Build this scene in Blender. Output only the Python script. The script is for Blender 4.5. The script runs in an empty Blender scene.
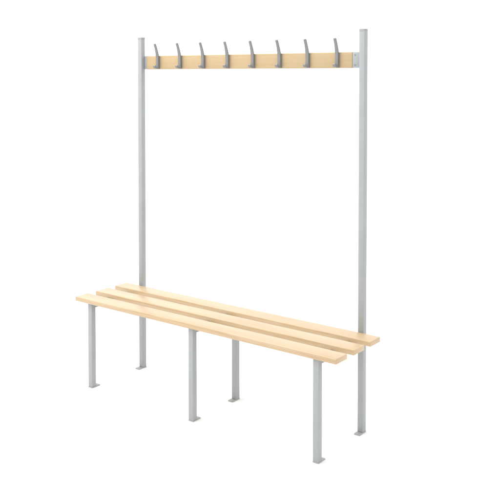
import bpy, bmesh, math, random
from mathutils import Vector, Matrix

random.seed(4)
scene = bpy.context.scene
col = scene.collection

# ------------------------------------------------------------------ sizes (metres)
TUBE = 0.0278                      # square steel tube
SEAT_Z, SLAT_T, SLAT_W, SLAT_GAP, SLAT_L = 0.4574, 0.0230, 0.0862, 0.0530, 1.5726
FRONT_Y = 0.0105                   # front face of the front legs
POST_Y = 0.3753                    # front face of the tall rear posts
MID_REAR_Y = 0.3306                # short rear leg of the middle frame
XL, XM, XR = 0.0850, 0.7697, 1.4537  # left faces of the three frames
POST_H = 1.8009
RAIL_Z0, RAIL_Z1 = 1.6290, 1.7009
BAR_H = 0.024
PLATE_T = 0.005
UNDER = SEAT_Z - SLAT_T            # underside of the slats


# ------------------------------------------------------------------ materials
def new_mat(name):
    m = bpy.data.materials.new(name)
    m.use_nodes = True
    nt = m.node_tree
    return m, nt, nt.nodes['Principled BSDF'], nt.nodes, nt.links


def powder_coat(name, base, rough=0.42, metallic=0.0, vary=0.04):
    m, nt, b, n, l = new_mat(name)
    tc = n.new('ShaderNodeTexCoord')
    noise = n.new('ShaderNodeTexNoise'); noise.inputs['Scale'].default_value = 9
    noise.inputs['Detail'].default_value = 4
    l.new(tc.outputs['Object'], noise.inputs['Vector'])
    ramp = n.new('ShaderNodeValToRGB')
    ramp.color_ramp.elements[0].position = 0.3
    ramp.color_ramp.elements[1].position = 0.7
    ramp.color_ramp.elements[0].color = [c * (1 - vary) for c in base] + [1]
    ramp.color_ramp.elements[1].color = [c * (1 + vary) for c in base] + [1]
    l.new(noise.outputs['Fac'], ramp.inputs['Fac'])
    l.new(ramp.outputs['Color'], b.inputs['Base Color'])
    b.inputs['Roughness'].default_value = rough
    b.inputs['Metallic'].default_value = metallic
    peel = n.new('ShaderNodeTexNoise'); peel.inputs['Scale'].default_value = 900
    l.new(tc.outputs['Object'], peel.inputs['Vector'])
    bump = n.new('ShaderNodeBump'); bump.inputs['Strength'].default_value = 0.06
    bump.inputs['Distance'].default_value = 0.0005
    l.new(peel.outputs['Fac'], bump.inputs['Height'])
    l.new(bump.outputs['Normal'], b.inputs['Normal'])
    return m


def pine(name, pale, mid, dark):
    """Varnished pale timber: long growth rings along local X, fine fibres and pores."""
    m, nt, b, n, l = new_mat(name)
    tc = n.new('ShaderNodeTexCoord')
    info = n.new('ShaderNodeObjectInfo')
    mul = n.new('ShaderNodeVectorMath'); mul.operation = 'MULTIPLY'
    comb = n.new('ShaderNodeCombineXYZ')
    for i in range(3):
        l.new(info.outputs['Random'], comb.inputs[i])
    mul.inputs[1].default_value = (13.0, 0.31, 0.17)
    l.new(comb.outputs['Vector'], mul.inputs[0])
    add = n.new('ShaderNodeVectorMath'); add.operation = 'ADD'
    l.new(tc.outputs['Object'], add.inputs[0]); l.new(mul.outputs['Vector'], add.inputs[1])
    # slow wander of the grain
    mp0 = n.new('ShaderNodeMapping'); mp0.inputs['Scale'].default_value = (1.6, 6, 6)
    l.new(add.outputs['Vector'], mp0.inputs['Vector'])
    wander = n.new('ShaderNodeTexNoise'); wander.inputs['Scale'].default_value = 1.0
    wander.inputs['Detail'].default_value = 2
    l.new(mp0.outputs['Vector'], wander.inputs['Vector'])
    sc = n.new('ShaderNodeVectorMath'); sc.operation = 'SCALE'; sc.inputs['Scale'].default_value = 0.05
    l.new(wander.outputs['Color'], sc.inputs[0])
    add2 = n.new('ShaderNodeVectorMath'); add2.operation = 'ADD'
    l.new(add.outputs['Vector'], add2.inputs[0]); l.new(sc.outputs['Vector'], add2.inputs[1])
    mp1 = n.new('ShaderNodeMapping')
    mp1.inputs['Scale'].default_value = (0.35, 1.0, 1.6)
    mp1.inputs['Rotation'].default_value = (0.35, 0.0, 0.012)
    l.new(add2.outputs['Vector'], mp1.inputs['Vector'])
    wave = n.new('ShaderNodeTexWave'); wave.wave_type = 'BANDS'; wave.bands_direction = 'Y'
    wave.inputs['Scale'].default_value = 24
    wave.inputs['Distortion'].default_value = 3.5
    wave.inputs['Detail'].default_value = 3
    l.new(mp1.outputs['Vector'], wave.inputs['Vector'])
    # fibres
    mp2 = n.new('ShaderNodeMapping'); mp2.inputs['Scale'].default_value = (7, 330, 330)
    l.new(add.outputs['Vector'], mp2.inputs['Vector'])
    fib = n.new('ShaderNodeTexNoise'); fib.inputs['Scale'].default_value = 1.0
    fib.inputs['Detail'].default_value = 5
    l.new(mp2.outputs['Vector'], fib.inputs['Vector'])
    # broad tone patches
    mp3 = n.new('ShaderNodeMapping'); mp3.inputs['Scale'].default_value = (2.2, 14, 14)
    l.new(add.outputs['Vector'], mp3.inputs['Vector'])
    tone = n.new('ShaderNodeTexNoise'); tone.inputs['Scale'].default_value = 1.0
    l.new(mp3.outputs['Vector'], tone.inputs['Vector'])

    def scaled(sock, k):
        x = n.new('ShaderNodeMath'); x.operation = 'MULTIPLY'; x.inputs[1].default_value = k
        l.new(sock, x.inputs[0]); return x.outputs[0]

    def plus(a, c):
        x = n.new('ShaderNodeMath'); x.operation = 'ADD'
        l.new(a, x.inputs[0]); l.new(c, x.inputs[1]); return x.outputs[0]
    fac = plus(plus(scaled(wave.outputs['Fac'], 0.15), scaled(fib.outputs['Fac'], 0.40)),
               scaled(tone.outputs['Fac'], 0.45))
    ramp = n.new('ShaderNodeValToRGB')
    cr = ramp.color_ramp
    cr.elements[0].position = 0.28; cr.elements[0].color = pale + (1,)
    cr.elements[1].position = 0.78; cr.elements[1].color = dark + (1,)
    e = cr.elements.new(0.52); e.color = mid + (1,)
    l.new(fac, ramp.inputs['Fac'])
    l.new(ramp.outputs['Color'], b.inputs['Base Color'])
    b.inputs['Roughness'].default_value = 0.42
    b.inputs['Coat Weight'].default_value = 0.5
    b.inputs['Coat Roughness'].default_value = 0.3
    bump = n.new('ShaderNodeBump'); bump.inputs['Strength'].default_value = 0.12
    bump.inputs['Distance'].default_value = 0.0006
    l.new(fib.outputs['Fac'], bump.inputs['Height'])
    l.new(bump.outputs['Normal'], b.inputs['Normal'])
    return m


M_STEEL = powder_coat('grey_powder_coat', (0.312, 0.326, 0.333), 0.45)
M_CAP = powder_coat('grey_plastic', (0.290, 0.302, 0.308), 0.55)
M_HOOK = powder_coat('satin_aluminium', (0.22, 0.22, 0.22), 0.4, 0.3)
M_SCREW = powder_coat('zinc_screw', (0.26, 0.265, 0.265), 0.4, 0.4)
M_SLAT = pine('varnished_seat_timber', (0.52, 0.388, 0.238), (0.475, 0.338, 0.190), (0.375, 0.255, 0.122))
M_RAIL = pine('varnished_rail_timber', (0.452, 0.335, 0.185), (0.432, 0.312, 0.163), (0.40, 0.28, 0.14))

M_FLOOR, _nt, _b, _n, _l = new_mat('white_studio_floor')
_tc = _n.new('ShaderNodeTexCoord'); _no = _n.new('ShaderNodeTexNoise')
_no.inputs['Scale'].default_value = 2.0
_l.new(_tc.outputs['Object'], _no.inputs['Vector'])
_rp = _n.new('ShaderNodeValToRGB')
_rp.color_ramp.elements[0].color = (0.82, 0.82, 0.82, 1)
_rp.color_ramp.elements[1].color = (0.84, 0.84, 0.84, 1)
_l.new(_no.outputs['Fac'], _rp.inputs['Fac'])
_l.new(_rp.outputs['Color'], _b.inputs['Base Color'])
_b.inputs['Roughness'].default_value = 0.9
_b.inputs['Specular IOR Level'].default_value = 0.0


# ------------------------------------------------------------------ mesh helpers
def add_box(bm, lo, hi, bevel=0.0, seg=2, taper=None):
    lo, hi = Vector(lo), Vector(hi)
    r = bmesh.ops.create_cube(bm, size=1.0)
    vs = r['verts']
    for v in vs:
        v.co = Vector([(lo[i] + hi[i]) / 2 + v.co[i] * (hi[i] - lo[i]) for i in range(3)])
    if bevel:
        es = list({e for v in vs for e in v.link_edges})
        bmesh.ops.bevel(bm, geom=es, offset=bevel, segments=seg, profile=0.5, affect='EDGES',
                        clamp_overlap=True)


def add_profile(bm, pts, x0, x1, bevel=0.0, seg=2):
    """Extrude a closed outline in the YZ plane along X."""
    a = [bm.verts.new((x0, y, z)) for y, z in pts]
    b = [bm.verts.new((x1, y, z)) for y, z in pts]
    nf = len(pts)
    fs = [bm.faces.new(a), bm.faces.new(list(reversed(b)))]
    for i in range(nf):
        j = (i + 1) % nf
        fs.append(bm.faces.new((a[j], a[i], b[i], b[j])))
    bmesh.ops.recalc_face_normals(bm, faces=fs)
    if bevel:
        es = [e for f in fs[:2] for e in f.edges]
        bmesh.ops.bevel(bm, geom=es, offset=bevel, segments=seg, profile=0.5, affect='EDGES',
                        clamp_overlap=True)


def add_disc(bm, c, r, depth):
    """A low domed screw head facing -Y with a cross recess."""
    m = Matrix.Translation(c) @ Matrix.Rotation(math.pi / 2, 4, 'X')
    bmesh.ops.create_cone(bm, cap_ends=True, segments=20, radius1=r, radius2=r * 0.7,
                          depth=depth, matrix=m)


def link(name, bm, mat, parent=None, origin=(0, 0, 0), smooth=True):
    o_ = Vector(origin)
    for v in bm.verts:
        v.co -= o_
    me = bpy.data.meshes.new(name)
    bm.to_mesh(me); bm.free()
    me.materials.append(mat)
    if smooth:
        for p in me.polygons:
            p.use_smooth = True
        me.set_sharp_from_angle(angle=math.radians(50))
    o = bpy.data.objects.new(name, me)
    col.objects.link(o)
    if parent is not None:
        o.parent = parent
        o.location = o_ - world_origin(parent)
    else:
        o.location = o_
    return o


def world_origin(o):
    v = Vector((0, 0, 0))
    while o is not None:
        v += o.location
        o = o.parent
    return v


def copy_part(src, parent, delta):
    c = src.copy(); col.objects.link(c)
    c.parent = parent
    c.location = src.location + Vector(delta)
    for ch in src.children:
        d = ch.copy(); col.objects.link(d); d.parent = c
    return c


# ------------------------------------------------------------------ the bench
bench = bpy.data.objects.new('changing_room_bench', None)
col.objects.link(bench)
bench.location = (SLAT_L / 2, 0.2, 0)
bench['label'] = 'freestanding changing room bench with three pale wood slats, grey steel frame and hook rail'
bench['category'] = 'bench'


def seat_slat(y):
    bm = bmesh.new()
    add_box(bm, (0, y, UNDER), (SLAT_L, y + SLAT_W, SEAT_Z), 0.0032, 4)
    return link('seat_slat', bm, M_SLAT, bench, (SLAT_L / 2, y + SLAT_W / 2, UNDER))


for k in range(3):
    seat_slat(k * (SLAT_W + SLAT_GAP))


def foot_plate(parent, x, y0, y1):
    bm = bmesh.new()
    add_box(bm, (x - 0.0006, y0, 0.0), (x + TUBE + 0.0006, y1, PLATE_T), 0.0012, 2)
    # fixing hole bush seen as a small dark screw dimple on the free end
    p = link('foot_plate', bm, M_STEEL, parent, (x, y0, 0))
    return p


def leg(x, y, top, name, forward):
    bm = bmesh.new()
    add_box(bm, (x, y, PLATE_T), (x + TUBE, y + TUBE, top), 0.0022, 3)
    o = link(name, bm, M_STEEL, bench, (x, y, 0))
    if forward:
        foot_plate(o, x, y - 0.0285, y + TUBE + 0.0006)
    else:
        foot_plate(o, x, y - 0.0006, y + TUBE + 0.027)
    return o


def post(x):
    o = leg(x, POST_Y, POST_H - 0.0110, 'post', True)
    bm = bmesh.new()
    add_box(bm, (x + 0.0002, POST_Y + 0.0002, POST_H - 0.0125),
            (x + TUBE - 0.0002, POST_Y + TUBE - 0.0002, POST_H), 0.0008, 2)
    link('end_cap', bm, M_CAP, o, (x, POST_Y, POST_H - 0.011))
    return o


def cross_bar(x, y1):
    """Seat bearer: runs back from the front leg, right under the slats, with a screw tab on top."""
    bm = bmesh.new()
    y0 = FRONT_Y + TUBE
    add_box(bm, (x + 0.0012, y0, UNDER - BAR_H), (x + TUBE - 0.0012, y1, UNDER - 0.0004), 0.0015, 2)
    return link('cross_bar', bm, M_STEEL, bench, (x, y0, UNDER - BAR_H))


for x in (XL, XM, XR):
    leg(x, FRONT_Y, UNDER - 0.0004, 'leg', False)
    cross_bar(x, MID_REAR_Y if x == XM else POST_Y)
leg(XM, MID_REAR_Y, UNDER - 0.0004, 'leg', True)
for x in (XL, XR):
    post(x)

# coat rail: board between the posts, carried by a steel tab at each end
BX0, BX1 = 0.1307, 1.4072
BY0, BY1 = POST_Y + 0.0200, POST_Y + 0.0390
bm = bmesh.new()
add_box(bm, (BX0, BY0, RAIL_Z0), (BX1, BY1, RAIL_Z1), 0.0035, 4)
rail = link('coat_rail', bm, M_RAIL, bench, ((BX0 + BX1) / 2, BY0, RAIL_Z0))


def bracket(xa, xb, tab0, tab1):
    bm = bmesh.new()
    add_box(bm, (xa, BY0 + 0.002, RAIL_Z0 + 0.001), (xb, BY0 + 0.006, RAIL_Z1 - 0.001), 0.0008, 2)
    add_box(bm, (tab0, BY1 + 0.0003, RAIL_Z0 + 0.006), (tab1, BY1 + 0.0033, RAIL_Z1 - 0.006), 0.0008, 2)
    # web that joins the front face to the rear tab
    w0, w1 = (xa + 0.0005, xa + 0.0045) if tab0 < xa + 0.01 and xa < 0.5 else (xb - 0.0045, xb - 0.0005)
    add_box(bm, (w0, BY0 + 0.0062, RAIL_Z0 + 0.006), (w1, BY1 + 0.0030, RAIL_Z1 - 0.006), 0.0006, 1)
    return link('bracket', bm, M_STEEL, rail, (xa, BY0, RAIL_Z0))


bracket(XL + TUBE + 0.0002, BX0 - 0.0003, XL + TUBE + 0.0002, BX0 + 0.05)
bracket(BX1 + 0.0003, XR - 0.0002, BX1 - 0.05, XR - 0.0002)
for sx in (BX1 + 0.013,):
    for sz in (RAIL_Z0 + 0.0135, RAIL_Z1 - 0.0135):
        bm = bmesh.new()
        add_disc(bm, (sx, BY0 + 0.0012, sz), 0.0042, 0.0016)
        link('screw', bm, M_SCREW, rail, (sx, BY0 + 0.001, sz))


# coat hooks: one bent bar each, upper prong leaning out, short lower hook
def strip(center, half):
    """Offset a centre line in YZ into a closed outline of varying half thickness."""
    n = len(center); left, right = [], []
    for i, (p, h) in enumerate(zip(center, half)):
        a = Vector(center[max(i - 1, 0)]); b = Vector(center[min(i + 1, n - 1)])
        t = (b - a).normalized(); nrm = Vector((-t.y, t.x))
        left.append(tuple(Vector(p) + nrm * h)); right.append(tuple(Vector(p) - nrm * h))
    return left + right[::-1]


def smooth_line(pts, per=6):
    out = []
    n = len(pts)
    for i in range(n - 1):
        p0, p1, p2, p3 = (Vector(pts[max(i - 1, 0)]), Vector(pts[i]), Vector(pts[i + 1]),
                          Vector(pts[min(i + 2, n - 1)]))
        for k in range(per):
            t = k / per
            out.append(tuple(0.5 * ((2 * p1) + (p2 - p0) * t + (2 * p0 - 5 * p1 + 4 * p2 - p3) * t * t
                                    + (3 * p1 - p0 - 3 * p2 + p3) * t ** 3)))
    out.append(tuple(pts[-1]))
    return out


HOOK_W = 0.0175


def make_hook(x):
    f = BY0                                     # face of the board
    z0 = RAIL_Z0
    bm = bmesh.new()
    # back plate on the board
    add_box(bm, (x, f - 0.0030, z0 + 0.002), (x + HOOK_W, f - 0.0001, RAIL_Z1 - 0.001), 0.0008, 2)
    # upper arm: rises from the body and leans out over the room
    c = smooth_line([(f - 0.0085, z0 + 0.004), (f - 0.0085, z0 + 0.035), (f - 0.0088, z0 + 0.062),
                     (f - 0.0125, z0 + 0.084), (f - 0.0195, z0 + 0.108), (f - 0.0270, z0 + 0.1265),
                     (f - 0.0288, z0 + 0.1325)])
    h = []
    for i, p in enumerate(c):
        t = (p[1] - z0) / 0.1315
        h.append(0.0052 if t < 0.45 else 0.0052 - 0.0022 * min(1, (t - 0.45) / 0.4))
    # rounded end
    e = Vector(c[-1]); d = (Vector(c[-1]) - Vector(c[-2])).normalized()
    for s, k in ((0.0014, 0.86), (0.0024, 0.55), (0.0029, 0.2)):
        c.append(tuple(e + d * s)); h.append(0.0030 * k)
    add_profile(bm, strip(c, h), x + 0.0004, x + HOOK_W - 0.0004, 0.0016, 2)
    mid, tip = x + HOOK_W / 2, max(v.co.z for v in bm.verts)
    for v in bm.verts:                          # the prong narrows a little and ends in a half round
        if v.co.z > z0 + 0.07:
            k = 1 - 0.16 * min(1, (v.co.z - z0 - 0.07) / 0.05)
            d = tip - v.co.z
            if d < 0.0065:
                k *= 0.35 + 0.65 * math.sqrt(max(0, 1 - (1 - d / 0.0065) ** 2))
            v.co.x = mid + (v.co.x - mid) * k
    # lower hook: out from the foot of the body and a little up
    c2 = smooth_line([(f - 0.0120, z0 + 0.0075), (f - 0.0200, z0 + 0.0065), (f - 0.0275, z0 + 0.0082),
                      (f - 0.0315, z0 + 0.0125), (f - 0.0330, z0 + 0.0175)])
    h2 = [0.0036] * len(c2)
    e = Vector(c2[-1]); d = (Vector(c2[-1]) - Vector(c2[-2])).normalized()
    for s, k in ((0.0014, 0.85), (0.0024, 0.5), (0.0028, 0.2)):
        c2.append(tuple(e + d * s)); h2.append(0.0036 * k)
    add_profile(bm, strip(c2, h2), x + 0.0012, x + HOOK_W - 0.0012, 0.0014, 2)
    return link('hook', bm, M_HOOK, rail, (x, f, z0))


FIRST, LAST = 0.2298, 1.3414                    # right edges of the end hooks
hook = make_hook(FIRST - HOOK_W)
for k in range(1, 8):
    h = copy_part(hook, rail, ((LAST - FIRST) * k / 7, 0, 0))
    h.rotation_euler.y = math.radians(random.uniform(-0.8, 0.8))

# ------------------------------------------------------------------ white seamless floor
bm = bmesh.new()
R = 60.0
for a in ((-R, -R), (R, -R), (R, R), (-R, R)):
    bm.verts.new((a[0], a[1], 0))
bm.faces.new(list(bm.verts))
floor = link('floor', bm, M_FLOOR, None, (0, 0, 0), smooth=False)
floor['kind'] = 'structure'

# ------------------------------------------------------------------ light
world = bpy.data.worlds.new('World')
scene.world = world
world.use_nodes = True
bg = world.node_tree.nodes['Background']
bg.inputs['Color'].default_value = (1, 1, 1, 1)
bg.inputs['Strength'].default_value = 1.45


def softbox(name, loc, target, size, power, color=(1, 1, 1)):
    d = bpy.data.lights.new(name, 'AREA')
    d.shape = 'RECTANGLE'; d.size, d.size_y = size
    d.energy = power; d.color = color
    o = bpy.data.objects.new(name, d); col.objects.link(o)
    o.location = loc
    o.rotation_euler = (Vector(target) - Vector(loc)).to_track_quat('-Z', 'Y').to_euler()
    return o


softbox('softbox', (-0.6, -0.9, 4.0), (0.8, 0.2, 0.6), (3.0, 2.2), 120, (1.0, 0.985, 0.96))

# ------------------------------------------------------------------ camera
cam = bpy.data.cameras.new('camera')
co = bpy.data.objects.new('camera', cam); col.objects.link(co)
scene.camera = co
S = 0.927
YAW, PITCH = -0.65374, 0.03587
co.location = (3.31022, -2.83761, 1.59484)
fw = Vector((math.sin(YAW), math.cos(YAW), 0)) * math.cos(PITCH) - Vector((0, 0, math.sin(PITCH)))
co.rotation_euler = fw.to_track_quat('-Z', 'Y').to_euler()
cam.sensor_fit = 'HORIZONTAL'; cam.sensor_width = 36
cam.lens = 834.46 / 500 * 36
cam.shift_y = -(250 - 105.67) / 500
cam.clip_start = 0.05; cam.clip_end = 500

# ------------------------------------------------------------------ output
scene.render.resolution_x = scene.render.resolution_y = 1024
scene.view_settings.view_transform = 'Standard'
scene.view_settings.look = 'None'
scene.view_settings.exposure = 0
scene.view_settings.gamma = 1
scene.view_settings.use_curve_mapping = False
scene.cycles.max_bounces = 8
scene.cycles.diffuse_bounces = 5
